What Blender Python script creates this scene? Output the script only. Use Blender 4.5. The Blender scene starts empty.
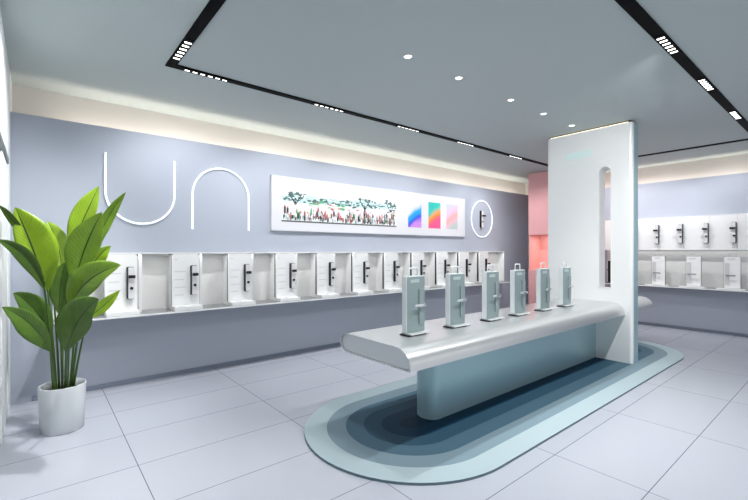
import bpy, bmesh, math, random
from mathutils import Vector, Matrix
random.seed(4)
PI = math.pi
COL = bpy.context.scene.collection

# ------------------------------------------------------------------ helpers
def srgb(r, g, b):
    def c(v):
        v /= 255.0
        return v / 12.92 if v <= 0.04045 else ((v + 0.055) / 1.055) ** 2.4
    return (c(r), c(g), c(b), 1.0)

def mat(name, col, rough=0.5, metal=0.0, spec=0.5, emit=None, estr=0.0, coat=0.0):
    m = bpy.data.materials.new(name); m.use_nodes = True
    b = m.node_tree.nodes['Principled BSDF']
    b.inputs['Base Color'].default_value = srgb(*col)
    b.inputs['Roughness'].default_value = rough
    b.inputs['Metallic'].default_value = metal
    b.inputs['Specular IOR Level'].default_value = spec
    b.inputs['Coat Weight'].default_value = coat
    if emit:
        b.inputs['Emission Color'].default_value = srgb(*emit)
        b.inputs['Emission Strength'].default_value = estr
    return m

def noise_rough(m, scale, lo, hi, stretch=(1, 1, 1), bump=0.0):
    nt = m.node_tree; b = nt.nodes['Principled BSDF']
    tc = nt.nodes.new('ShaderNodeTexCoord'); mp = nt.nodes.new('ShaderNodeMapping')
    mp.inputs['Scale'].default_value = stretch
    n = nt.nodes.new('ShaderNodeTexNoise'); n.inputs['Scale'].default_value = scale
    r = nt.nodes.new('ShaderNodeMapRange')
    r.inputs['To Min'].default_value = lo; r.inputs['To Max'].default_value = hi
    nt.links.new(tc.outputs['Object'], mp.inputs[0]); nt.links.new(mp.outputs[0], n.inputs[0])
    nt.links.new(n.outputs[0], r.inputs[0]); nt.links.new(r.outputs[0], b.inputs['Roughness'])
    if bump:
        bp = nt.nodes.new('ShaderNodeBump'); bp.inputs['Strength'].default_value = bump
        bp.inputs['Distance'].default_value = 0.002
        nt.links.new(n.outputs[0], bp.inputs['Height']); nt.links.new(bp.outputs[0], b.inputs['Normal'])
    return m

def box(bm, x0, x1, y0, y1, z0, z1, bev=0.0, seg=2, mi=0):
    before = set(bm.faces)
    r = bmesh.ops.create_cube(bm, size=1.0)
    vs = r['verts']
    for v in vs:
        v.co = Vector((x0 + (v.co.x + .5) * (x1 - x0), y0 + (v.co.y + .5) * (y1 - y0), z0 + (v.co.z + .5) * (z1 - z0)))
    if bev > 0:
        es = list({e for v in vs for e in v.link_edges})
        bmesh.ops.bevel(bm, geom=es, offset=bev, segments=seg, affect='EDGES', profile=0.5)
    if mi:
        for f in bm.faces:
            if f not in before: f.material_index = mi
    return bm

def prism(bm, pts, axis, a0, a1, mi=0):
    """extrude 2D outline along an axis: 'x' pts=(y,z); 'y' pts=(x,z); 'z' pts=(x,y)"""
    def mk(p, a):
        return {'x': (a, p[0], p[1]), 'y': (p[0], a, p[1]), 'z': (p[0], p[1], a)}[axis]
    A = [bm.verts.new(mk(p, a0)) for p in pts]; B = [bm.verts.new(mk(p, a1)) for p in pts]
    n = len(pts)
    fs = [bm.faces.new(A), bm.faces.new(B[::-1])]
    for i in range(n):
        fs.append(bm.faces.new((A[i], B[i], B[(i + 1) % n], A[(i + 1) % n])))
    for f in fs: f.material_index = mi
    bmesh.ops.recalc_face_normals(bm, faces=fs)

def rrect(x0, x1, z0, z1, rt, rb=None, n=6):
    """rounded rectangle outline; rt radius of top corners, rb of bottom ones"""
    rb = rt if rb is None else rb
    o = []
    for cx, cz, r, a in ((x1 - rt, z1 - rt, rt, 0), (x0 + rt, z1 - rt, rt, 90), (x0 + rb, z0 + rb, rb, 180), (x1 - rb, z0 + rb, rb, 270)):
        if r < 1e-5: o.append((cx, cz)); continue
        for k in range(n + 1):
            t = math.radians(a + 90 * k / n); o.append((cx + r * math.cos(t), cz + r * math.sin(t)))
    return o

def tube(bm, path, rad, seg=8, closed=False, caps=True):
    P = [Vector(p) for p in path]; n = len(P); rings = []
    R = rad if isinstance(rad, (list, tuple)) else [rad] * n
    up = None
    for i, p in enumerate(P):
        a = P[(i - 1) % n] if (closed or i > 0) else p
        b = P[(i + 1) % n] if (closed or i < n - 1) else p
        t = (b - a).normalized()
        if up is None:
            up = Vector((0, 0, 1)) if abs(t.z) < .9 else Vector((1, 0, 0))
            up = (up - t * up.dot(t)).normalized()
        else:
            up = (up - t * up.dot(t)).normalized()
        s = t.cross(up)
        rings.append([bm.verts.new(p + (up * math.cos(2 * PI * k / seg) + s * math.sin(2 * PI * k / seg)) * R[i]) for k in range(seg)])
    for i in range(n if closed else n - 1):
        A, B = rings[i], rings[(i + 1) % n]
        for k in range(seg):
            f = bm.faces.new((A[k], A[(k + 1) % seg], B[(k + 1) % seg], B[k])); f.smooth = True
    if caps and not closed:
        bm.faces.new(rings[0][::-1]); bm.faces.new(rings[-1])

def lathe(bm, prof, seg=48, c=(0, 0)):
    rings = []
    for r, z in prof:
        if r < 1e-5: rings.append([bm.verts.new((c[0], c[1], z))])
        else: rings.append([bm.verts.new((c[0] + r * math.cos(2 * PI * k / seg), c[1] + r * math.sin(2 * PI * k / seg), z)) for k in range(seg)])
    for A, B in zip(rings, rings[1:]):
        for k in range(seg):
            k2 = (k + 1) % seg
            if len(A) == 1 and len(B) == 1: continue
            if len(A) == 1: f = bm.faces.new((A[0], B[k], B[k2]))
            elif len(B) == 1: f = bm.faces.new((A[k], A[k2], B[0]))
            else: f = bm.faces.new((A[k], A[k2], B[k2], B[k]))
            f.smooth = True
    bmesh.ops.recalc_face_normals(bm, faces=bm.faces[:])

def obj(name, bm, mats, parent=None, smooth=None):
    me = bpy.data.meshes.new(name); bm.to_mesh(me); bm.free()
    for m in (mats if isinstance(mats, (list, tuple)) else [mats]): me.materials.append(m)
    if smooth is not None:
        for p in me.polygons: p.use_smooth = True
        me.set_sharp_from_angle(angle=math.radians(smooth))
    o = bpy.data.objects.new(name, me); COL.objects.link(o)
    if parent: o.parent = parent
    return o

def NB(): return bmesh.new()

def tag(o, label, cat, group=None):
    o['label'] = label; o['category'] = cat
    if group: o['group'] = group
    return o

def thing(name, label, cat, loc=(0, 0, 0), rz=0, group=None):
    o = bpy.data.objects.new(name, None); COL.objects.link(o)
    o.empty_display_size = .05
    o.location = loc; o.rotation_euler = (0, 0, rz)
    return tag(o, label, cat, group)

def struct(name, bm, mats, parent=None, smooth=None):
    o = obj(name, bm, mats, parent, smooth)
    if not parent: o['kind'] = 'structure'
    return o

def dup(root, loc=None, rz=None, label=None, group=None):
    kids = {}
    for o in list(bpy.data.objects):
        if o.parent: kids.setdefault(o.parent.name, []).append(o)
    def rec(o, par):
        c = o.copy(); COL.objects.link(c)
        if par: c.parent = par
        for k in kids.get(o.name, []): rec(k, c)
        return c
    r = rec(root, None)
    if loc is not None: r.location = loc
    if rz is not None: r.rotation_euler = (0, 0, rz)
    if label: r['label'] = label
    if group: r['group'] = group
    return r

# ------------------------------------------------------------------ materials
M = {}
M['wall'] = mat('wall_paint', (176, 182, 195), .55, spec=.35)
M['cove'] = mat('cove_paint', (212, 208, 203), .8, spec=.2)
M['ceil'] = mat('ceiling_paint', (175, 184, 184), .6, spec=.2)
M['white'] = mat('white_lacquer', (234, 235, 235), .35)
M['board'] = mat('white_board', (240, 240, 240), .4)
M['backing'] = mat('backing_board', (222, 222, 220), .5)
M['grey_metal'] = mat('shelf_steel', (150, 152, 155), .3, .5)
M['black'] = mat('black_track', (6, 6, 8), .7, spec=.08)
M['dark'] = mat('dark_metal', (34, 33, 36), .35, .4)
M['silver'] = mat('silver_lock_face', (226, 227, 228), .3, .1)
M['print'] = mat('pale_print', (218, 216, 215), .6)
M['steel'] = noise_rough(mat('brushed_steel', (238, 239, 238), .35, .2), 60, .27, .38, (1, 1, 30))
M['table'] = noise_rough(mat('table_steel', (212, 214, 215), .3, .8), 40, .27, .35, (1, 30, 30))
M['cap'] = mat('table_end_steel', (206, 208, 212), .45, 0)
M['leg'] = mat('leg_steel', (158, 188, 197), .28, .4)
M['tealplate'] = mat('sample_teal_paint', (138, 154, 155), .4, .2)
M['tealedge'] = mat('sample_edge', (206, 212, 213), .35, .1)
M['chrome'] = mat('chrome', (225, 230, 232), .15, .9)
M['neon'] = mat('neon_white', (250, 252, 255), .4, emit=(246, 250, 255), estr=.35)
M['lamp'] = mat('lamp_lens', (255, 255, 255), .4, emit=(255, 255, 250), estr=3.0)
M['pink'] = mat('pink_lacquer', (236, 176, 178), .4)
M['pinkin'] = mat('pink_niche', (246, 182, 174), .5)
M['pot'] = mat('pot_steel', (208, 212, 215), .25, .15)
M['soil'] = mat('soil', (44, 34, 26), .95)
M['frame'] = mat('window_frame_white', (232, 235, 236), .8, spec=.1)
M['dframe'] = mat('window_frame_grey', (92, 102, 104), .4, .3)
M['base'] = mat('baseboard', (122, 130, 146), .5)
M['fade'] = mat('pale_mint_print', (214, 234, 231), .4)
M['plaque'] = mat('plaque', (172, 190, 190), .4)
M['wlock'] = mat('pale_lock', (206, 207, 208), .4)
M['wlever_shade'] = mat('pale_lever_and_edge_shade', (150, 152, 155), .4)
M['panelwhite'] = mat('panel_white', (222, 222, 227), .45)

g = bpy.data.materials.new('window_glass'); g.use_nodes = True
nt = g.node_tree; nt.nodes.clear()
out = nt.nodes.new('ShaderNodeOutputMaterial'); mx = nt.nodes.new('ShaderNodeMixShader')
tr = nt.nodes.new('ShaderNodeBsdfTransparent'); tr.inputs[0].default_value = srgb(236, 241, 241)
gl = nt.nodes.new('ShaderNodeBsdfGlossy'); gl.inputs['Roughness'].default_value = .03
fr = nt.nodes.new('ShaderNodeFresnel'); fr.inputs[0].default_value = 1.3
nt.links.new(fr.outputs[0], mx.inputs[0]); nt.links.new(tr.outputs[0], mx.inputs[1]); nt.links.new(gl.outputs[0], mx.inputs[2])
nt.links.new(mx.outputs[0], out.inputs[0]); M['glass'] = g

# floor tiles 1.19 x 0.594 m
m = mat('floor_tile', (190, 194, 204), .16, spec=.5); nt = m.node_tree; b = nt.nodes['Principled BSDF']
tc = nt.nodes.new('ShaderNodeTexCoord'); mp = nt.nodes.new('ShaderNodeMapping')
mp.inputs['Location'].default_value = (-.542 + 1.19 * 8, -.86 + .5935 * 12, 0)
br = nt.nodes.new('ShaderNodeTexBrick'); br.offset = 0; br.squash = 1
br.inputs['Scale'].default_value = 1; br.inputs['Brick Width'].default_value = 1.19; br.inputs['Row Height'].default_value = .5935
br.inputs['Mortar Size'].default_value = .0026; br.inputs['Mortar Smooth'].default_value = .1; br.inputs['Bias'].default_value = 0
br.inputs['Color1'].default_value = srgb(181, 185, 195); br.inputs['Color2'].default_value = srgb(184, 188, 198)
br.inputs['Mortar'].default_value = srgb(96, 98, 108)
nt.links.new(tc.outputs['Object'], mp.inputs[0]); nt.links.new(mp.outputs[0], br.inputs[0]); nt.links.new(br.outputs[0], b.inputs['Base Color'])
nz = nt.nodes.new('ShaderNodeTexNoise'); nz.inputs['Scale'].default_value = 1.3; nt.links.new(tc.outputs['Object'], nz.inputs[0])
mr = nt.nodes.new('ShaderNodeMapRange'); mr.inputs['To Min'].default_value = .16; mr.inputs['To Max'].default_value = .26
nt.links.new(nz.outputs[0], mr.inputs[0]); nt.links.new(mr.outputs[0], b.inputs['Roughness'])
M['floor'] = m

# rug: concentric stadium bands (object origin = rug centre)
RUG_C = (4.60, 2.485); RUG_R = .885; RUG_A = 3.035 - RUG_R
m = mat('rug_bands', (100, 130, 150), .55, spec=.08); nt = m.node_tree; b = nt.nodes['Principled BSDF']
def mth(op, a, bv=None):
    n = nt.nodes.new('ShaderNodeMath'); n.operation = op
    for i, v in enumerate((a, bv)):
        if v is None: continue
        if isinstance(v, (int, float)): n.inputs[i].default_value = v
        else: nt.links.new(v, n.inputs[i])
    return n.outputs[0]
tc = nt.nodes.new('ShaderNodeTexCoord'); sp = nt.nodes.new('ShaderNodeSeparateXYZ'); nt.links.new(tc.outputs['Object'], sp.inputs[0])
ax = mth('MAXIMUM', mth('SUBTRACT', mth('ABSOLUTE', sp.outputs[0]), RUG_A), 0.0)
d = mth('DIVIDE', mth('SQRT', mth('ADD', mth('MULTIPLY', ax, ax), mth('MULTIPLY', sp.outputs[1], sp.outputs[1]))), RUG_R)
cr = nt.nodes.new('ShaderNodeValToRGB'); cr.color_ramp.interpolation = 'CONSTANT'
stops = [(0, (26, 56, 74)), (.115, (44, 78, 97)), (.285, (62, 98, 117)), (.445, (84, 119, 137)), (.62, (112, 143, 158)), (.795, (148, 172, 181)), (.965, (178, 202, 207))]
stops = [(0, (22, 50, 68)), (.115, (38, 70, 89)), (.285, (58, 92, 112)), (.445, (80, 114, 133)), (.62, (106, 137, 153)), (.775, (180, 202, 207))]
stops = [(0, (6, 38, 58)), (.10, (20, 54, 76)), (.27, (50, 80, 98)), (.44, (78, 106, 122)), (.61, (126, 147, 157)), (.79, (172, 189, 194))]
e = cr.color_ramp.elements
e[0].position, e[0].color = 0, srgb(*stops[0][1]); e[1].position, e[1].color = stops[1][0], srgb(*stops[1][1])
for p, c in stops[2:]:
    x = e.new(p); x.color = srgb(*c)
nt.links.new(d, cr.inputs[0]); nt.links.new(cr.outputs[0], b.inputs['Base Color'])
M['rug'] = m
M['rugedge'] = mat('rug_edge', (96, 118, 128), .5)

# leaf: colour ribs by UV (u across, v along)
def leafmat(name, c1, c2):
    m = mat(name, c1, .36, spec=.5); nt = m.node_tree; b = nt.nodes['Principled BSDF']
    uv = nt.nodes.new('ShaderNodeUVMap'); sp = nt.nodes.new('ShaderNodeSeparateXYZ'); nt.links.new(uv.outputs[0], sp.inputs[0])
    def mm(op, a, bv=None):
        n = nt.nodes.new('ShaderNodeMath'); n.operation = op
        for i, v in enumerate((a, bv)):
            if v is None: continue
            if isinstance(v, (int, float)): n.inputs[i].default_value = v
            else: nt.links.new(v, n.inputs[i])
        return n.outputs[0]
    au = mm('ABSOLUTE', mm('SUBTRACT', sp.outputs[0], .5))
    w = mm('SINE', mm('MULTIPLY', mm('SUBTRACT', sp.outputs[1], mm('MULTIPLY', au, .35)), 130.0))
    nz = nt.nodes.new('ShaderNodeTexNoise'); nz.inputs['Scale'].default_value = 9
    fac = mm('ADD', mm('MULTIPLY', w, .07), nz.outputs[0])
    mix = nt.nodes.new('ShaderNodeMix'); mix.data_type = 'RGBA'
    nt.links.new(fac, mix.inputs[0]); mix.inputs[6].default_value = srgb(*c1); mix.inputs[7].default_value = srgb(*c2)
    rib = nt.nodes.new('ShaderNodeMix'); rib.data_type = 'RGBA'
    nt.links.new(mm('LESS_THAN', au, .022), rib.inputs[0]); nt.links.new(mix.outputs[2], rib.inputs[6]); rib.inputs[7].default_value = srgb(38, 66, 18)
    nt.links.new(rib.outputs[2], b.inputs['Base Color'])
    bp = nt.nodes.new('ShaderNodeBump'); bp.inputs['Strength'].default_value = .25; bp.inputs['Distance'].default_value = .002
    nt.links.new(w, bp.inputs['Height']); nt.links.new(bp.outputs[0], b.inputs['Normal'])
    b.inputs['Subsurface Weight'].default_value = .0
    return m
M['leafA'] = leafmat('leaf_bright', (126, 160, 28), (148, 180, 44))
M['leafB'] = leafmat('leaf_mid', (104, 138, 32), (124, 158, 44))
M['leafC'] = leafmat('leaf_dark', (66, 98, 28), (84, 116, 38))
M['stem'] = mat('leaf_stalk', (62, 92, 28), .45)

# ------------------------------------------------------------------ dimensions
WY = 5.28          # long wall cladding face
WX = 9.45          # right-hand wall cladding face
XL = -.2           # glazed left wall
YF = -2.2          # open shopfront edge
CZ = 3.2           # ceiling
LZ = 2.84          # cladding top (cove ledge)

# ------------------------------------------------------------------ setting
bm = NB(); box(bm, XL - .2, WX + .35, YF, WY + .4, -.1, 0); struct('floor', bm, M['floor'])
bm = NB(); box(bm, XL - .2, WX + .35, YF, WY + .4, CZ, CZ + .12); struct('ceiling', bm, M['ceil'])
bm = NB(); box(bm, XL, WX, WY, WY + .06, 0, LZ, mi=0); box(bm, XL, WX + .2, WY + .30, WY + .4, 0, CZ, mi=1)
box(bm, XL, WX, WY + .06, WY + .30, 0, LZ - .34, mi=1)
struct('wall_back', bm, [M['wall'], M['cove']])
bm = NB(); box(bm, WX, WX + .04, YF, WY, 0, LZ, mi=0); box(bm, WX + .2, WX + .35, YF, WY + .3, 0, CZ, mi=1)
box(bm, WX + .04, WX + .2, YF, WY, 0, LZ - .34, mi=1)
struct('wall_right', bm, [M['wall'], M['cove']])
HZ = 2.27
bm = NB(); box(bm, XL - .2, XL, YF, WY + .4, HZ + .05, CZ); box(bm, XL - .2, XL, 4.9, WY + .4, 0, HZ + .05)
struct('wall_left', bm, M['frame'])
bm = NB(); box(bm, XL - .16, XL + .006, YF, 4.9, HZ, HZ + .05, .004)
for y in (3.35, 1.9, .4, -1.1, YF + .05): box(bm, XL - .12, XL - .02, y - .0225, y + .0225, 0, HZ, .004)
box(bm, XL - .12, XL - .02, YF, 4.25, 0, .05, .004)
wf = bpy.data.objects.new('window_1', None); COL.objects.link(wf); wf['kind'] = 'structure'
obj('window_frame', bm, M['dframe'], wf)
bm = NB(); box(bm, XL - .13, XL - .008, 4.2505, 4.8995, 0, HZ - .0005, .006); obj('window_stile', bm, M['frame'], wf)
bm = NB(); box(bm, XL - .075, XL - .065, YF + .05, 4.25, .05, HZ); obj('window_pane', bm, M['glass'], wf)
bm = NB(); box(bm, XL + .16, WX - .0, WY - .012, WY, 0, .05, .003); struct('baseboard_back', bm, M['base'])
bm = NB(); box(bm, WX - .012, WX, YF, WY - .012, 0, .05, .003); struct('baseboard_right', bm, M['base'])

# ------------------------------------------------------------------ ceiling track with inserts
TZ = CZ - .012
t = thing('track_frame', 'black rectangular magnetic light track set into the ceiling', 'light track', (0, 0, 0))
for (x0, x1, y0, y1) in ((.905, 8.43, 4.02, 4.10), (.905, 8.43, 1.0, 1.085), (.905, .985, 1.085, 4.02), (8.345, 8.43, 1.085, 4.02)):
    bm = NB(); box(bm, x0, x1, y0, y1, TZ, CZ); obj('rail', bm, M['black'], t)

def insert(label, x, y, rz, hw=.026, hl=.011):
    r = thing('grille_spotlight', label, 'spotlight', (x, y, TZ), rz, 'grille spotlights in the ceiling track')
    bm = NB(); box(bm, -.23, .23, -.033, .033, -.004, 0, .001); obj('housing', bm, M['black'], r)
    for k in range(6):
        bm = NB(); cx = -.175 + .07 * k
        box(bm, cx - hl, cx + hl, -hw, hw, -.0065, -.0041, .001); obj('lens', bm, M['lamp'], r)
    return r
ins = insert('grille spotlight on the short left rail, running towards the viewer', .945, 3.69, PI / 2)
spots_long = [(1.26, 'nearest the left track corner'), (2.67, 'second from the left track corner'),
              (3.98, 'third from the left track corner'), (5.25, 'fourth from the left track corner'), (6.70, 'farthest, beside the pink tower')]
ins2 = None
for x, tx in spots_long:
    if ins2 is None: ins2 = insert('grille spotlight on the long wall rail, ' + tx, x, 4.06, 0, .008, .020); continue
    dup(ins2, (x, 4.06, TZ), 0, 'grille spotlight on the long wall rail, ' + tx)
for x, tx in ((4.0, 'largest and highest in the picture'), (5.26, 'middle one of three'), (6.73, 'smallest, nearest the far corner')):
    dup(ins, (x, 1.042, TZ), 0, 'grille spotlight on the right hand rail, ' + tx)

def downlight(label, x, y):
    r = thing('downlight', label, 'downlight', (x, y, CZ), 0, 'small downlights over the island')
    bm = NB(); lathe(bm, [(.030, 0), (.040, 0), (.042, -.004), (.040, -.008), (.032, -.008), (.030, -.004), (.030, 0)], 24); obj('trim_ring', bm, M['white'], r)
    bm = NB(); lathe(bm, [(0, -.006), (.0295, -.006), (.0295, 0), (0, 0)], 24); obj('lens', bm, M['lamp'], r)
    return r
dl = downlight('small round ceiling downlight farthest left, over the table end', 2.504, 2.56)
for x, tx in ((3.203, 'small round ceiling downlight, second from the left over the table'), (4.124, 'small round ceiling downlight, third from the left over the table'),
              (4.859, 'small round ceiling downlight, fourth from the left over the table'),
              (5.62, 'small round ceiling downlight right above the top edge of the steel column')):
    dup(dl, (x, 2.56, CZ), 0, tx)

# ------------------------------------------------------------------ door lock builder (local: faces -Y, origin at centre of its back)
def lock_parts(parent, cx, yb, z0, z1, w, depth, face, side, lever_dir=1, lever=.075, edge=1):
    """slim lock: dark body, lighter face, lever, keyhole"""
    bm = NB(); prism(bm, rrect(cx - w / 2, cx + w / 2, z0, z1, .012), 'y', yb - depth, yb)
    body = obj('door_lock', bm, side, parent, 40)
    bm = NB(); prism(bm, rrect(cx - w / 2 + (.010 if edge > 0 else .001), cx + w / 2 - (.001 if edge > 0 else .010), z0 + .004, z1 - .004, .009), 'y', yb - depth - .004, yb - depth - .0002)
    obj('face_plate', bm, face, body, 40)
    zl = z0 + (z1 - z0) * .70
    bm = NB(); s = lever_dir
    box(bm, min(cx - s * .025, cx + s * lever), max(cx - s * .025, cx + s * lever), yb - depth - .040, yb - depth - .024, zl - .017, zl + .017, .004)
    tube(bm, [(cx - s * .01, yb - depth - .003, zl), (cx - s * .01, yb - depth - .028, zl)], .011, 12)
    obj('lever', bm, M['dark'], body, 40)
    zk = z0 + (z1 - z0) * .34
    bm = NB(); tube(bm, [(cx + .006, yb - depth - .0041, zk), (cx + .006, yb - depth - .018, zk)], .016, 16); obj('keyhole', bm, M['dark'], body, 40)
    return body

# ------------------------------------------------------------------ long wall display case
SZ0, SZ1 = .800, .8155     # shelf slab
HX0, HX1 = .12, 7.97
SYF = 4.90
shf = thing('display_shelf', 'thin steel shelf with a white front edge running along the long wall', 'shelf')
case = thing('display_case', 'long white case of recessed bays standing on the shelf of the long wall', 'display case')
bm = NB(); box(bm, HX0, HX1, SYF, WY - .001, SZ0, .815, .003); obj('shelf_board', bm, M['grey_metal'], shf)
bm = NB(); box(bm, HX0, HX1, SYF - .008, SYF - .0005, SZ0 - .003, .815, .002); obj('shelf_edge', bm, M['white'], shf)
bm = NB(); box(bm, HX0, HX1, WY - .02, WY - .001, SZ1, 1.455); obj('back_panel', bm, M['backing'], case)
bm = NB(); box(bm, HX0, HX1, 5.104, WY - .001, 1.4555, 1.470, .002); obj('top_board', bm, M['white'], case)
PX0, PITCH = .541, .6425
for k in range(11):
    x = PX0 + PITCH * k
    bm = NB(); prism(bm, rrect(x + .012, x + .352, SZ1, 1.4545, .02, .0), 'y', 5.110, WY - .0205); obj('divider', bm, M['board'], case, 40)
bm = NB(); box(bm, HX0, HX0 + .02, 5.11, WY - .0205, SZ1 + .0005, 1.455); obj('end_panel', bm, M['white'], case)
bm = NB(); box(bm, HX1 - .02, HX1, 5.11, WY - .0205, SZ1 + .0005, 1.455); obj('end_panel', bm, M['white'], case)

def lock_display(label, x):
    r = thing('lock_display_board', label, 'lock display', (x, 5.04, SZ1), 0, 'lock display boards along the long wall')
    H = 1.452 - SZ1
    bm = NB(); prism(bm, rrect(0, .30, .018, H, .028, .004), 'y', 0, .022); bd = obj('board', bm, M['board'], r, 40)
    bm = NB(); prism(bm, rrect(.004, .309, .02, H + .0005, .004, .004), 'y', .0222, .06); obj('board_gap_shade', bm, M['dark'], r, 40)  # dark sheet stands in for shade at the board's right edge and top corners
    bm = NB(); box(bm, 0, .30, -.13, .06, 0, .044, .004); obj('base', bm, M['white'], r)
    for zz, ww in ((.57, .03), (.43, .12), (.34, .10), (.25, .12), (.16, .10)):
        bm = NB(); box(bm, .028, .028 + ww, -.0008, -.0001, zz, zz + .011); obj('text_line', bm, M['print'], r)
    bm = NB(); box(bm, .05, .13, -.10, -.085, .0441, .045); obj('printed_mark', bm, M['dframe'], r)
    lock_parts(r, .228, -.0001, .160, .505, .066, .045, M['silver'], M['dark'], 1, .038)
    return r
names = ['beside the potted plant, partly behind leaf tips', 'second along from the potted plant', 'below the right leg of the white arch sign',
         'below the gap between arch sign and picture panel', 'below the left end of the street scene picture', 'below the street scene picture, fifth before the right end tower',
         'seventh along from the potted plant', 'behind and just left of the nearest table sample', 'behind the first and second table samples, left of the pair',
         'second from the right end, above the second table sample', 'last one at the right end, above the third table sample']
names[5] = 'sixth along, under the middle of the street scene picture'
names[8] = 'ninth along, between the first and second table samples'
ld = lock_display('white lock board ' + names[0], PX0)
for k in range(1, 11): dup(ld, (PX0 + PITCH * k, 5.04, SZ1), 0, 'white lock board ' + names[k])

# ------------------------------------------------------------------ right wall display case
RX = 9.30
RY0, RY1 = .66, 3.54
rsh = thing('display_shelf', 'thin steel shelf with a white front edge on the right-hand wall', 'shelf')
rc = thing('display_case', 'white two-tier case on the right-hand wall, boxed above and recessed below', 'display case')
bm = NB(); box(bm, RX + .0205, WX - .001, RY0, RY1, 1.50, 2.115); obj('upper_box', bm, M['backing'], rc)
bm = NB(); box(bm, WX - .03, WX - .001, RY0, RY1, SZ1 + .0005, 1.4995); obj('back_panel', bm, M['backing'], rc)
bm = NB(); box(bm, 9.10, WX - .001, RY0, RY1, SZ0, .815, .003); obj('shelf_board', bm, M['grey_metal'], rsh)
bm = NB(); box(bm, 9.092, 9.0995, RY0, RY1, SZ0 - .003, .815, .002); obj('shelf_edge', bm, M['white'], rsh)
bm = NB(); box(bm, RX - .004, WX - .001, RY0, RY1, 2.1155, 2.127, .002); obj('top_board', bm, M['white'], rc)

def wall_tile(label, y, w=.377, lock=True):
    # local frame: faces -Y, x to the right; placed rotated so it faces -X
    r = thing('lock_display_tile', label, 'lock display', (RX, y + w, 1.50), -PI / 2, 'lock panels in the upper tier on the right-hand wall')
    bm = NB(); box(bm, .0012, w - .0012, 0, .02, 0, .615, .0015); obj('panel', bm, M['board'], r)
    if lock: lock_parts(r, w - .044, -.0001, .125, .485, .068, .055, M['silver'], M['dark'], -1, .05, -1)
    return r
wt = wall_tile('lock panel cut by the right edge of the picture, upper tier', 1.036)
for s, tx in ((1.413, 'rightmost lock panel shown whole on the right-hand wall'), (1.79, 'second lock panel from the right on the right-hand wall'),
              (2.167, 'third lock panel from the right on the right-hand wall'), (2.544, 'lock panel just right of the tall steel column'),
              (2.921, 'lock panel half hidden behind the right edge of the column')):
    dup(wt, (RX, s + .377, 1.50), -PI / 2, tx)
bm = NB(); box(bm, RX, RX + .02, 3.2992, 3.539, 1.50, 2.115, .0015)
tag(obj('wall_panel', bm, M['board']), 'blank white panel seen through the upper part of the column slot', 'panel')

# ------------------------------------------------------------------ sample stand (local: faces -Y, origin at base centre)
def sample_stand(name, label, loc, rz, group, plate, edge, hw=.115, H=.475, th=.05, plaque=None, lockm=None, handlem=None, leverm=None, sg=1, cat='door lock sample'):
    r = thing(name, label, cat, loc, rz, group)
    bm = NB(); prism(bm, rrect(-hw + .012, hw + .022, -.075, th / 2 + .03, .006), 'z', .010, .0195); obj('base', bm, M['white'] if plate is M['board'] else M['tealedge'], r)
    bm = NB(); box(bm, -hw - .010, hw - .02, -.066, th / 2 + .02, 0, .0098, .002); obj('base_foot', bm, M['dark'] if plate is not M['board'] else M['white'], r)
    bm = NB(); box(bm, -hw, hw, -th / 2, th / 2, .0202, H, .003); obj('door_slab', bm, edge, r)
    bm = NB(); box(bm, -hw + .008, hw - .002, -th / 2 - .004, -th / 2 - .0002, .024, H - .006, .0015); obj('door_face', bm, plate, r)
    bm = NB(); zt = H
    pts = [(-.048, 0, zt), (-.048, 0, zt + .048), (-.044, 0, zt + .058), (-.034, 0, zt + .062), (.034, 0, zt + .062), (.044, 0, zt + .058), (.048, 0, zt + .048), (.048, 0, zt)]
    tube(bm, pts, .0065, 8); obj('carry_handle', bm, handlem or M['tealedge'], r, 50)
    bm = NB(); box(bm, -.062, .040, -th / 2 - .006, -th / 2 - .0042, H - .055, H - .028, .001); obj('plaque', bm, plaque or M['fade'], r)
    bm = NB(); prism(bm, rrect(min(sg * .032, sg * .092), max(sg * .032, sg * .092), .085, H - .11, .006), 'y', -th / 2 - .016, -th / 2 - .0042); lk = obj('door_lock', bm, lockm or plate, r, 40)
    bm = NB(); zl = .245
    box(bm, *sorted((-.052 * sg, .080 * sg)), -th / 2 - .050, -th / 2 - .036, zl - .012, zl + .012, .005); tube(bm, [(.064 * sg, -th / 2 - .0162, zl), (.064 * sg, -th / 2 - .042, zl)], .012, 12)
    obj('lever', bm, leverm or M['chrome'], lk, 40)
    return r
TZT = .80     # table top
grp = 'door lock samples standing on the island table'
st = sample_stand('door_lock_sample', 'teal-grey door lock sample nearest the free end of the island table', (2.415, 2.405, TZT), 0, grp, M['tealplate'], M['tealedge'], hw=.107, H=.485, plaque=M['plaque'])
for x, tx in ((2.955, 'second from the free end of the table'), (3.505, 'third from the free end of the table'), (4.005, 'fourth from the free end, in front of the grey wall end'),
              (4.545, 'fifth from the free end, in front of the pink tower'), (5.085, 'last one, closest to the tall steel column')):
    dup(st, (x, 2.405, TZT), 0, 'teal-grey door lock sample ' + tx)
grp = 'white lock samples on the right-hand wall shelf'
ws = sample_stand('door_lock_sample', 'white lock sample on the right wall shelf, rightmost in the picture', (9.245, 1.473, SZ1), -PI / 2, grp, M['board'], M['wlever_shade'],  # grey slab edge paints in the shade on the sample's side
                  hw=.112, H=.57, plaque=M['print'], lockm=M['wlock'], handlem=M['wlock'], leverm=M['wlever_shade'], sg=-1)
bm = NB(); box(bm, -.19, .19, -.14, -.0755, 0, .022, .003); obj('front_tray', bm, M['white'], ws)
for y, tx in ((2.01, 'white lock sample on the right wall shelf, middle of the three clear ones'), (2.555, 'white lock sample on the right wall shelf, just right of the column'),
              (3.07, 'white lock sample on the right wall shelf, mostly hidden behind the column')):
    dup(ws, (9.245, y, SZ1), -PI / 2, tx)
r = thing('door_lock', 'slim black door lock on a small foot seen through the column slot', 'door lock', (9.25, 3.43, SZ1), -PI / 2)
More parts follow.
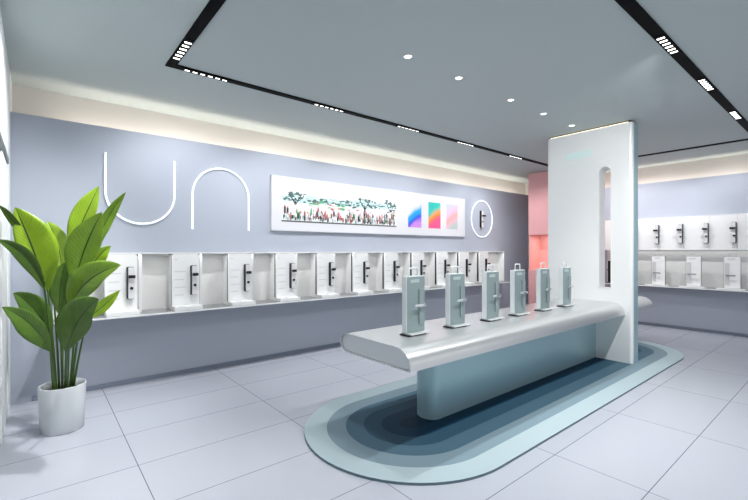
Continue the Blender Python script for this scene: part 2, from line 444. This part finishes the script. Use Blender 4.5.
bm = NB(); box(bm, -.05, .05, -.05, .05, 0, .012, .002); obj('base', bm, M['dark'], r)
bm = NB(); prism(bm, rrect(-.03, .03, .0122, .46, .012), 'y', -.015, .015); lk = obj('lock_body', bm, M['dark'], r, 40)
bm = NB(); box(bm, -.03, .05, -.06, -.045, .26, .28, .004); tube(bm, [(-.015, -.0152, .27), (-.015, -.05, .27)], .01, 10); obj('lever', bm, M['dark'], lk, 40)

# ------------------------------------------------------------------ rug
bm = NB()
pts = []
for k in range(33):
    a = -PI / 2 + PI * k / 32; pts.append((RUG_A + RUG_R * math.cos(a), RUG_R * math.sin(a)))
for k in range(33):
    a = PI / 2 + PI * k / 32; pts.append((-RUG_A + RUG_R * math.cos(a), RUG_R * math.sin(a)))
prism(bm, pts, 'z', 0, .018)
for f in bm.faces:
    f.material_index = 0 if f.normal.z > .5 else 1
rug = obj('rug', bm, [M['rug'], M['rugedge']]); rug.location = (RUG_C[0], RUG_C[1], 0)
tag(rug, 'long oval plinth mat with stepped bands from pale to deep teal under the island', 'rug')
RT = .018

# ------------------------------------------------------------------ island table
TX0, TX1 = 2.0, 7.05
CX0, CX1 = 5.95, 6.17
tb = thing('island_table', 'long brushed steel island table with rounded edges and one slab leg', 'table', (0, 0, 0))
def section(inset=0.0):
    o = []
    zt, zb = TZT - inset, .642 + inset
    # near (low y) edge: quarter round down to a crisp lower corner
    y0 = 2.02 + inset
    o.append((y0 + .02, zb)); o.append((y0, zb + .004))
    for k in range(1, 13):
        a = PI - (PI / 2) * k / 12
        o.append((y0 + .155 + .155 * math.cos(a), zb + .03 + (zt - zb - .03) * math.sin(a)))
    y1 = 2.875 - inset; rz = (zt - zb) / 2
    for k in range(0, 17):
        a = PI / 2 - PI * k / 16
        o.append((y1 - .11 + .11 * math.cos(a), zb + rz + rz * math.sin(a)))
    return o
def top_piece(x0, x1, cap_lo, cap_hi):
    bm = NB(); prism(bm, section(), 'x', x0, x1); o = obj('tabletop', bm, M['table'], tb, 30)
    return o
def shell(x0, x1):   # rim of the wrap-around sheet past the end cap
    bm = NB(); A = section(0); B = section(.008); n = len(A)
    V = [[bm.verts.new((x, p[0], p[1])) for p in s] for x in (x0, x1) for s in (A, B)]
    for i in range(n):
        j = (i + 1) % n
        bm.faces.new((V[0][i], V[0][j], V[1][j], V[1][i])); bm.faces.new((V[2][i], V[2][j], V[0][j], V[0][i])); bm.faces.new((V[1][i], V[1][j], V[3][j], V[3][i]))
        bm.faces.new((V[2][i], V[2][j], V[3][j], V[3][i]))
    bmesh.ops.recalc_face_normals(bm, faces=bm.faces[:])
    return obj('edge_rim', bm, M['table'], tb, 30)
shell(TX0, TX0 + .0298); top_piece(TX0 + .03, CX0 - .001, 1, 0); top_piece(CX1 + .001, TX1, 0, 1)
bm = NB(); prism(bm, section(.009), 'x', TX0 + .020, TX0 + .0298); obj('end_cap', bm, M['cap'], tb, 30)
LY0, LY1, LX0 = 2.385, 2.625, 2.62
bm = NB(); r_ = (LY1 - LY0) / 2; pts = [(CX0 - .001, LY1), ]
for k in range(21):
    a = PI / 2 + PI * k / 20; pts.append((LX0 + r_ * .8 + r_ * .8 * math.cos(a), (LY0 + LY1) / 2 + r_ * math.sin(a)))
pts.append((CX0 - .001, LY0))
prism(bm, pts, 'z', RT, .6415); obj('leg', bm, M['leg'], tb, 30)

# ------------------------------------------------------------------ tall column with a slot
CY0, CY1, CT = 1.935, 3.08, 3.17
col = thing('steel_column', 'tall white brushed steel slab column with a narrow rounded slot, standing through the table', 'column', (0, 0, 0))
sy0, sy1, sz0, sz1 = 2.18, 2.35, .98, 2.645
def slab():
    bm = NB()
    outer = [(CX0, p[0], p[1]) for p in ()]
    hole = rrect(sy0, sy1, sz0, sz1, (sy1 - sy0) / 2 - .0005, .02, 10)
    n = len(hole)
    # outer contour as (y,z) points matched to the hole by angle from its centre
    cy, cz = (sy0 + sy1) / 2, (sz0 + sz1) / 2
    rng = rrect(CY0, CY1, RT, CT, 0)
    def outer_pt(p):
        y, z = p
        if z > sz1 - .08 or z < sz0 + .03: # map to top / bottom edges
            tz = CT if z > cz else RT
            f = (y - sy0) / (sy1 - sy0); return (CY0 + f * (CY1 - CY0), tz)
        return (CY0 if y < cy else CY1, z)
    bm.free()
    bm = NB()
    # four blocks around the slot + the rounded slot top filler
    return bm
ro = .035
def rounded_end(y_edge, y_in, z0, z1, s):
    pts = []
    for k in range(9):
        a = PI / 2 * k / 8
        pts.append((CX0 + ro - ro * math.cos(a), y_edge - s * (0) + s * (ro - ro * math.sin(a)) if False else y_edge + s * (ro - ro * math.sin(a))))
    return pts
def plan(y0, y1, r0, r1):
    """plan outline (x,y) of the slab between y0,y1; r0/r1 rounding at those ends"""
    o = []
    for cx, cy, r, a in ((CX1 - r1, y1 - r1, r1, 0), (CX0 + r1, y1 - r1, r1, 90), (CX0 + r0, y0 + r0, r0, 180), (CX1 - r0, y0 + r0, r0, 270)):
        if r == 0: o.append((cx, cy)); continue
        for k in range(9):
            t_ = math.radians(a + 90 * k / 8); o.append((cx + r * math.cos(t_), cy + r * math.sin(t_)))
    return o
bm = NB()
prism(bm, plan(CY0, sy0, ro, 0), 'z', RT, CT)
prism(bm, plan(sy1, CY1, 0, ro), 'z', RT, CT)
box(bm, CX0, CX1, sy0, sy1, RT, sz0)
rr = (sy1 - sy0) / 2; cyc = (sy0 + sy1) / 2
pts = [(sy1, sz1 - rr), (sy1, CT), (sy0, CT), (sy0, sz1 - rr)]
for k in range(1, 16):
    a = PI - PI * k / 16; pts.append((cyc + rr * math.cos(a), sz1 - rr + rr * math.sin(a)))
prism(bm, pts, 'x', CX0, CX1)
obj('column_slab', bm, M['steel'], col, 30)
bm = NB(); box(bm, CX0 + .05, CX1 - .02, CY0 - .003, CY0 - .0002, RT, CT, .001); obj('edge_strip', bm, M['leg'], col)
bm = NB()   # slot lip
lip = rrect(sy0 + .0005, sy1 - .0005, sz0 + .0005, sz1 - .0005, rr - .001, .02, 10); inner = rrect(sy0 + .012, sy1 - .012, sz0 + .012, sz1 - .012, rr - .012, .012, 10)
V = [[bm.verts.new((x, p[0], p[1])) for p in s_] for x in (CX0 - .006, CX0 + .02) for s_ in (lip, inner)]
n = len(lip)
for i in range(n):
    j = (i + 1) % n
    for a_, b_ in ((0, 1), (2, 0), (1, 3), (3, 2)):
        bm.faces.new((V[a_][i], V[a_][j], V[b_][j], V[b_][i]))
bmesh.ops.recalc_face_normals(bm, faces=bm.faces[:])
obj('slot_trim', bm, M['white'], col, 30)
bm = NB(); box(bm, CX0 + .03, CX1 - .03, CY0 + .03, CY1 - .03, CT, CZ); obj('top_spacer', bm, M['dark'], col)
bm = NB(); box(bm, CX0 + .004, CX0 + .014, CY0 + .05, CY1 - .05, CT + .0002, CT + .010, .002)
obj('light_strip', bm, mat('warm_led', (255, 240, 215), .4, emit=(255, 236, 205), estr=1.2), col)
bm = NB(); prism(bm, rrect(2.44, 2.80, 2.80, 2.90, .04), 'x', CX0 - .0012, CX0 - .0002)
obj('logo_print', bm, M['fade'], col)
bm = NB(); pth = []
pth += [(CX0 - .002, 2.78 - .025 * k, 2.745) for k in range(0, 23)]
for k in range(1, 9):
    a = -PI / 2 + PI / 2 * k / 8; pth.append((CX0 - .002, 2.22 - .07 * math.cos(a), 2.815 + .07 * math.sin(a)))
tube(bm, pth, .0018, 6); obj('logo_underline', bm, M['fade'], col)

# ------------------------------------------------------------------ pink tower
BX0, BX1, BY0, BY1 = 8.45, WX - .013, 3.62, 4.81
pk = thing('display_tower', 'pink floor-to-ceiling display tower with a lit open niche behind the island', 'display tower')
bm = NB(); box(bm, BX0, BX1, BY0, BY1, 0, 1.06, .01); obj('lower_block', bm, M['pink'], pk)
bm = NB(); box(bm, BX0, BX1, BY0, BY1, 1.83, CZ, .01); obj('upper_block', bm, M['pink'], pk)
bm = NB(); box(bm, BX0 + .45, BX1, BY0, BY1, 1.0605, 1.8295); box(bm, BX0 + .02, BX0 + .45, BY1 - .03, BY1, 1.0605, 1.8295); obj('niche_lining', bm, M['pinkin'], pk)
bm = NB()
for k in range(9): box(bm, BX0 + .442, BX0 + .4495, 4.36 + .012 * (k % 3), 4.43 - .01 * (k % 2), 1.13 + .07 * k, 1.165 + .07 * k)
obj('printed_mark', bm, M['white'], pk)

# ------------------------------------------------------------------ signs on the long wall
def sign(name, label, pts, rad=.0115, closed=False):
    bm = NB(); tube(bm, pts, rad, 10, closed); o = obj(name, bm, M['neon'], None, 60); tag(o, label, 'wall sign'); return o
y = WY - .022
pts = [(.569, y, 2.56), (.569, y, 2.35), (.569, y, 2.144)]
for k in range(1, 33):
    a = PI + PI * k / 32; pts.append((.9155 + .3465 * math.cos(a), y, 2.144 + .3465 * math.sin(a)))
pts += [(1.262, y, 2.35), (1.262, y, 2.56)]
sign('tube_sign', 'white tube sign shaped like a letter U above the potted plant', pts)
pts = [(1.466, y, 1.755), (1.466, y, 1.95), (1.466, y, 2.183)]
for k in range(1, 33):
    a = PI - PI * k / 32; pts.append((1.8215 + .3555 * math.cos(a), y, 2.183 + .3555 * math.sin(a)))
pts += [(2.177, y, 1.95), (2.177, y, 1.755)]
sign('tube_sign', 'white tube sign shaped like an arched letter n, left of the picture panel', pts)
pts = [(7.36 + .372 * math.cos(2 * PI * k / 48), y, 2.165 + .39 * math.sin(2 * PI * k / 48)) for k in range(48)]
sign('ring_sign', 'thin white ring on the wall around a black door lock', pts, .012, True)
r = thing('door_lock', 'black door lock hung inside the white ring on the wall', 'door lock', (7.34, WY, 1.98))
b_ = lock_parts(r, .0, -.0001, 0, .36, .07, .045, M['silver'], M['dark'], 1, .085)

# ------------------------------------------------------------------ picture panel
pp = thing('picture_panel', 'long white wall panel with a street scene picture and three coloured posters', 'wall panel')
X0, X1, Z0, Z1 = 2.493, 6.74, 1.77, 2.54
PF = WY - .05
bm = NB(); box(bm, X0, X1, PF, WY, Z0, Z1, .004); obj('panel', bm, M['panelwhite'], pp)
sc_m = [mat('print_paper', (228, 236, 236), .5), mat('print_ground', (96, 96, 92), .5), mat('print_foliage', (84, 112, 110), .5), mat('print_haze', (196, 222, 222), .5),
        mat('print_red', (196, 112, 112), .5), mat('print_dark', (44, 44, 46), .5), mat('print_green', (84, 178, 120), .5), mat('print_rose', (234, 222, 226), .5), mat('print_brown', (150, 96, 72), .5)]
bm = NB(); sx0, sx1, sz0_, sz1_ = 2.64, 4.83, 1.90, 2.375
L = [0]
def dab(x0, x1, z0, z1, mi):
    L[0] = (L[0] + 1) % 40
    yy = PF - .0012 - L[0] * .00003
    x0 = max(x0, sx0); x1 = min(x1, sx1); z0 = max(z0, sz0_); z1 = min(z1, sz1_)
    if x1 <= x0 or z1 <= z0: return
    f = bm.faces.new([bm.verts.new((a, yy, c)) for a, c in ((x0, z0), (x1, z0), (x1, z1), (x0, z1))]); f.material_index = mi
def blob(cx, cz, rx, rz, mi, n=9):
    L[0] = (L[0] + 1) % 40
    yy = PF - .0012 - L[0] * .00003
    vs = []
    for k in range(n):
        a = 2 * PI * k / n; q = random.uniform(.7, 1.15)
        vs.append(bm.verts.new((min(max(cx + rx * q * math.cos(a), sx0), sx1), yy, min(max(cz + rz * q * math.sin(a), sz0_), sz1_))))
    f = bm.faces.new(vs); f.material_index = mi
box(bm, sx0, sx1, PF - .001, PF - .0001, sz0_, sz1_, mi=0)
for k in range(60): blob(random.uniform(sx0 + .05, sx1 - .05), random.uniform(2.2, 2.28), random.uniform(.04, .1), random.uniform(.012, .035), 3)
dab(sx0, sx1, 2.0, 2.17, 7)
for k in range(300): blob(random.uniform(sx0 + .02, sx1 - .02), 2.235 + random.gauss(0, .018), random.uniform(.012, .05), random.uniform(.006, .018), random.choice((2, 2, 2, 3)))
for k in range(34): blob(random.uniform(3.1, 3.7), random.uniform(2.12, 2.22), random.uniform(.02, .06), random.uniform(.01, .022), random.choice((6, 6, 3, 4)))
for k in range(50): blob(random.uniform(3.8, sx1 - .05), random.uniform(2.1, 2.2), random.uniform(.01, .05), random.uniform(.008, .02), random.choice((3, 4, 7, 2)))
for tx, s_ in ((2.86, 1), (4.13, 1.2), (4.69, 1.15)):
    dab(tx - .014, tx + .014, 1.93, 2.25, 5)
    for q in (-1, 1):
        vs = [bm.verts.new(p) for p in ((tx - .008, PF - .0028, 2.15), (tx + .008, PF - .0028, 2.15), (tx + q * .11 + .006, PF - .0028, 2.32), (tx + q * .11 - .006, PF - .0028, 2.32))]
        bm.faces.new(vs).material_index = 5
    for k in range(26): blob(tx + random.gauss(0, .085 * s_), 2.29 + random.gauss(0, .028), random.uniform(.012, .04), random.uniform(.008, .02), 2)
for k in range(230):
    px_ = random.uniform(sx0 + .03, sx1 - .03); h_ = random.uniform(.06, .12); c_ = random.choice((4, 4, 5, 8, 7, 7, 0, 2, 5, 3, 0, 6)); zb = random.uniform(1.925, 2.04)
    dab(px_ - .015, px_ + .015, zb, zb + h_ * .8, c_); blob(px_, zb + h_ * .88, .009, .013, 8)
    dab(px_ - .011, px_ - .002, zb - .02, zb + .04, 5)
dab(sx0, sx1, 1.90, 1.922, 1)
obj('street_scene_print', bm, sc_m, pp)
def poster(x0, x1, cols, label):
    m = mat('poster_print', cols[0], .5); nt = m.node_tree; b = nt.nodes['Principled BSDF']
    tc = nt.nodes.new('ShaderNodeTexCoord'); n = nt.nodes.new('ShaderNodeTexNoise'); n.inputs['Scale'].default_value = 2.6; n.inputs['Detail'].default_value = .5
    mp = nt.nodes.new('ShaderNodeMapping'); mp.inputs['Rotation'].default_value = (0, .6, 0)
    g_ = nt.nodes.new('ShaderNodeSeparateXYZ'); ad = nt.nodes.new('ShaderNodeMath'); ad.operation = 'MULTIPLY_ADD'; ad.inputs[1].default_value = -1.7; ad.inputs[2].default_value = .5
    a2 = nt.nodes.new('ShaderNodeMath'); a2.operation = 'ADD'; s2 = nt.nodes.new('ShaderNodeMath'); s2.operation = 'SUBTRACT'; s2.inputs[1].default_value = .5
    cr = nt.nodes.new('ShaderNodeValToRGB')
    nt.links.new(tc.outputs['Object'], mp.inputs[0]); nt.links.new(mp.outputs[0], n.inputs[0]); nt.links.new(mp.outputs[0], g_.inputs[0])
    nt.links.new(g_.outputs[2], ad.inputs[0]); nt.links.new(n.outputs[0], s2.inputs[0]); nt.links.new(s2.outputs[0], a2.inputs[0]); nt.links.new(ad.outputs[0], a2.inputs[1])
    nt.links.new(a2.outputs[0], cr.inputs[0]); nt.links.new(cr.outputs[0], b.inputs['Base Color'])
    e = cr.color_ramp.elements; k_ = len(cols)
    e[0].color = srgb(*cols[0]); e[0].position = .08; e[1].color = srgb(*cols[-1]); e[1].position = .92
    for i, c in enumerate(cols[1:-1]): x = e.new(.08 + .84 * (i + 1) / (k_ - 1)); x.color = srgb(*c)
    w = x1 - x0
    bm = NB(); box(bm, -w / 2, w / 2, -.0015, 0, -.245, .245); o = obj('poster', bm, m, pp); o.location = ((x0 + x1) / 2, PF - .0001, 2.155); o['label'] = label
poster(5.12, 5.46, [(232, 226, 214), (226, 226, 226), (20, 168, 236), (30, 150, 236), (50, 80, 220), (206, 140, 226)], 'poster with a blue and violet abstract on cream')
poster(5.65, 5.99, [(16, 186, 172), (40, 190, 180), (240, 160, 90), (240, 130, 60), (244, 90, 130), (236, 84, 140)], 'poster with teal, orange and pink colour fields')
poster(6.16, 6.50, [(186, 206, 232), (222, 186, 216), (246, 170, 160), (244, 176, 190), (190, 200, 200)], 'poster with soft pink and pale blue washes')

# ------------------------------------------------------------------ potted plant
F_ = 407.2; R_ = Vector((.7705, -.6374, 0)); D_ = Vector((.6374, .7705, 0)); EYE = Vector((0, 0, 1.5))
def ev(u, v, fwd): return EYE + R_ * ((u - 374) / F_ * fwd) + D_ * fwd + Vector((0, 0, (250 - v) / F_ * fwd))
PC = Vector((.165, 4.30, 0))
plant = thing('potted_plant', 'tall green broad-leaved plant in a round white-steel pot by the glass wall', 'potted plant', PC)
bm = NB(); lathe(bm, [(0, 0), (.140, 0), (.148, .006), (.158, .20), (.163, .372), (.160, .378), (.155, .376), (.152, .33), (.150, .31)], 64); pot = obj('pot', bm, M['pot'], plant)
bm = NB(); lathe(bm, [(0, .325), (.08, .322), (.1505, .318)], 40); obj('soil', bm, M['soil'], pot)

def leaf(base, ctrl, tip, fb, fc, ft, hwL, hwR, mt, fold=.25, droop=.0, tilt=(0, 0), stem_at=(0, 0), tipw=.8):
    B = ev(*base, fb); Cc = ev(*ctrl, fc); T = ev(*tip, ft)
    n = 26; ns = 5
    # facing normal: toward the eye, tilted
    view = (EYE - Cc).normalized() + R_ * tilt[0] + Vector((0, 0, tilt[1])); view.normalize()
    bm = NB(); uvl = bm.loops.layers.uv.new('UVMap'); rows = []
    for i in range(n + 1):
        t_ = i / n
        p = B * (1 - t_) ** 2 + Cc * 2 * t_ * (1 - t_) + T * t_ ** 2
        dv = ((Cc - B) * (1 - t_) + (T - Cc) * t_).normalized()
        side = dv.cross(view).normalized(); nn = side.cross(dv).normalized()
        if nn.dot(view) < 0: nn = -nn
        s0 = math.sin(PI * min(1, t_ ** (tipw + .2))) if t_ < 1 else 0
        wt_ = max(0.0, s0) ** .85
        if t_ > .6: wt_ = min(wt_, (1 - ((t_ - .6) / .4) ** 2.2) ** .8 * 1.0) if t_ < 1 else 0
        wob = .004 * math.sin(t_ * 19 + hwL)
        row = []
        for j in range(-ns, ns + 1):
            s_ = j / ns; hw = (hwL if s_ < 0 else hwR)
            off = side * (s_ * hw * wt_) + nn * (hw * wt_ * (1.9 * fold * abs(s_) - .8 * fold * s_ * s_) + wob * abs(s_)) + Vector((0, 0, -droop * s_ * s_ * hw * wt_))
            row.append((bm.verts.new(p + off - PC), (.5 + s_ / 2, t_)))
        rows.append(row)
    for a, b2 in zip(rows, rows[1:]):
        for k in range(2 * ns):
            q = (a[k], a[k + 1], b2[k + 1], b2[k])
            try: f = bm.faces.new([v[0] for v in q])
            except ValueError: continue
            f.smooth = True
            for lp, v in zip(f.loops, q): lp[uvl].uv = v[1]
    lf = obj('leaf', bm, mt, plant)
    sol = lf.modifiers.new('thickness', 'SOLIDIFY'); sol.thickness = .0018
    # petiole from the soil to the leaf base, running on under the blade
    S = PC + Vector((stem_at[0], stem_at[1], .30)); mid = S.lerp(B, .55) + Vector(((B.x - S.x) * -.12, (B.y - S.y) * -.12, .02))
    pts = [S * (1 - q) ** 2 + mid * 2 * q * (1 - q) + B * q * q for q in [k / 10 for k in range(11)]]
    for k in range(1, 9):
        t_ = k / 11; nn = view
        pts.append(B * (1 - t_) ** 2 + Cc * 2 * t_ * (1 - t_) + T * t_ ** 2 - nn * .006)
    bm = NB(); tube(bm, [p - PC for p in pts], [.0095 - .00036 * k for k in range(len(pts))], 8); obj('stalk', bm, M['stem'], plant)

A, Bm, Cm = M['leafA'], M['leafB'], M['leafC']
U = 1 / 407 * 2.75
leaf((48, 292), (31, 242), (15, 207), 3.30, 3.2, 3.08, 13 * U, 24 * U, A, .25, stem_at=(-.04, -.03), tipw=.85, tilt=(0, .2))
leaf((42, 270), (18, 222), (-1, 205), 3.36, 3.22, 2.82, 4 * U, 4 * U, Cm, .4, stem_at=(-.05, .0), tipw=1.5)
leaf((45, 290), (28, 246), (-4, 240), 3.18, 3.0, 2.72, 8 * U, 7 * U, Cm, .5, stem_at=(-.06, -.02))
leaf((62, 272), (60, 240), (47, 221), 3.5, 3.55, 3.55, 10 * U, 12 * U, A, .3, stem_at=(.0, .05))
leaf((69, 252), (82, 222), (99, 186), 3.5, 3.55, 3.6, 15 * U, 10 * U, A, .3, stem_at=(.02, .06), tipw=.95)
leaf((74, 285), (83, 246), (102, 212), 3.3, 3.25, 3.2, 19 * U, 14 * U, Bm, .25, stem_at=(.02, -.02), tipw=.9)
leaf((90, 262), (103, 218), (126, 192), 3.45, 3.5, 3.5, 7 * U, 7 * U, Bm, .3, stem_at=(.06, .04), tipw=.8)
leaf((80, 290), (93, 256), (111, 246), 3.4, 3.4, 3.45, 9 * U, 10 * U, A, .3, stem_at=(.05, .02))
leaf((70, 306), (84, 274), (121, 265), 3.2, 3.1, 3.1, 17 * U, 14 * U, Bm, .25, stem_at=(.03, -.05), tilt=(0, .3))
leaf((88, 318), (101, 309), (120, 290), 3.35, 3.35, 3.4, 7 * U, 7 * U, A, .3, stem_at=(.07, .0))
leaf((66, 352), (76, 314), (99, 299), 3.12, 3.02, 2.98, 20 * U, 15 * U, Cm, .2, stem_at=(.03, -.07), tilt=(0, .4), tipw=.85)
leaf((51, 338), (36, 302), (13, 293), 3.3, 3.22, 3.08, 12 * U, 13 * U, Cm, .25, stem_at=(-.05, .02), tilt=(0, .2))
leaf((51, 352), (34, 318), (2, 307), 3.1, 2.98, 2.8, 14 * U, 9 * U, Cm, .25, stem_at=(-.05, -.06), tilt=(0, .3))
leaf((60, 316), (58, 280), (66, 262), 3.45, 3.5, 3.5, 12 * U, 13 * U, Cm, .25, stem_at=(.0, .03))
leaf((54, 300), (50, 262), (62, 240), 3.5, 3.55, 3.6, 10 * U, 12 * U, Bm, .25, stem_at=(-.02, .05))
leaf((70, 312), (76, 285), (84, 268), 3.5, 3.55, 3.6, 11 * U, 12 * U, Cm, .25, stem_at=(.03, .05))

# ------------------------------------------------------------------ lights
def area(name, loc, rot, sx, sy, power, col=(1, 1, 1)):
    l = bpy.data.lights.new(name, 'AREA'); l.shape = 'RECTANGLE'; l.size = sx; l.size_y = sy; l.energy = power; l.color = col
    o = bpy.data.objects.new(name, l); COL.objects.link(o); o.location = loc; o.rotation_euler = rot; return o
def spot(name, loc, target, power, angle, blend=.8, col=(1, 1, 1), rad=.05):
    l = bpy.data.lights.new(name, 'SPOT'); l.energy = power; l.spot_size = math.radians(angle); l.spot_blend = blend; l.color = col; l.shadow_soft_size = rad
    o = bpy.data.objects.new(name, l); COL.objects.link(o); o.location = loc
    o.rotation_euler = (Vector(target) - Vector(loc)).to_track_quat('-Z', 'Y').to_euler(); return o
WARM = (1, .90, .78)
area('cove_led_back', (WX / 2, WY + .17, LZ - .22), (PI, 0, 0), WX - .3, .14, 31, WARM)
area('cove_led_right', (WX + .12, 1.6, LZ - .22), (PI, 0, PI / 2), 6.6, .12, 17, WARM)
# LED lines inside the display cases
area('case_led_back', ((HX0 + HX1) / 2, 5.085, 1.46), (math.radians(-12), 0, 0), HX1 - HX0 - .1, .02, 7, (1, .99, .97))
area('case_led_right', (9.36, (RY0 + RY1) / 2, 1.498), (0, 0, PI / 2), RY1 - RY0 - .1, .03, .7, (1, .99, .97))
area('niche_led', (BX0 + .22, 4.3, 1.825), (0, 0, 0), .3, .6, 2.2, (1, .95, .92))
for x, _ in spots_long: spot('track_or_added_spot', (x, 4.06, TZ - .02), (x + .1, 5.28, 1.75), 84, 104)
for x in (4.0, 5.26, 6.73): spot('track_or_added_spot', (x, 1.042, TZ - .02), (x + .2, 1.5, 0), 62, 125)
for x in (1.6, 2.9): spot('track_or_added_spot', (x, 1.042, TZ - .02), (x, 1.6, 0), 90, 125)  # added lamps out of view, brighten the front floor
for y_ in (3.69, 2.4): spot('track_or_added_spot', (.945, y_, TZ - .02), (-.2, y_ + .4, 1.7), 170, 104)  # the nearer one is an added lamp out of view
for y_ in (1.6, 2.6, 3.4): spot('track_or_added_spot', (8.387, y_, TZ - .02), (9.45, y_, 1.85), 54, 100)  # added wall washers, no lamp body on this rail
spot('track_or_added_spot', (4.0, 1.042, TZ - .02), (5.95, 2.55, 1.9), 140, 75)  # added extra head, brightens the column front
spot('track_or_added_spot', (6.7, 4.06, TZ - .02), (8.45, 4.35, 1.9), 75, 60)  # added extra head, brightens the pink tower
spot('track_or_added_spot', (6.7, 4.06, TZ - .02), (8.1, 5.28, 1.9), 55, 70)  # another added head, lifts the dark end of the long wall
for x in (2.504, 3.203, 4.124, 4.859): spot('down_spot', (x, 2.56, CZ - .02), (x, 2.5, 0), 52, 90)

w = bpy.data.worlds.new('World'); bpy.context.scene.world = w; w.use_nodes = True
w.node_tree.nodes['Background'].inputs[0].default_value = srgb(226, 229, 233); w.node_tree.nodes['Background'].inputs[1].default_value = .78

# ------------------------------------------------------------------ camera
cd = bpy.data.cameras.new('camera'); cd.sensor_width = 36; cd.lens = 36 * F_ / 748; cd.clip_start = .05
cam = bpy.data.objects.new('camera', cd); COL.objects.link(cam); cam.location = (0, 0, 1.5)
cam.rotation_euler = (PI / 2, 0, math.atan2(.7705, .6374) - PI / 2)
sc = bpy.context.scene; sc.camera = cam
sc.view_settings.view_transform = 'Standard'; sc.view_settings.look = 'None'; sc.view_settings.gamma = 1; sc.view_settings.exposure = .45
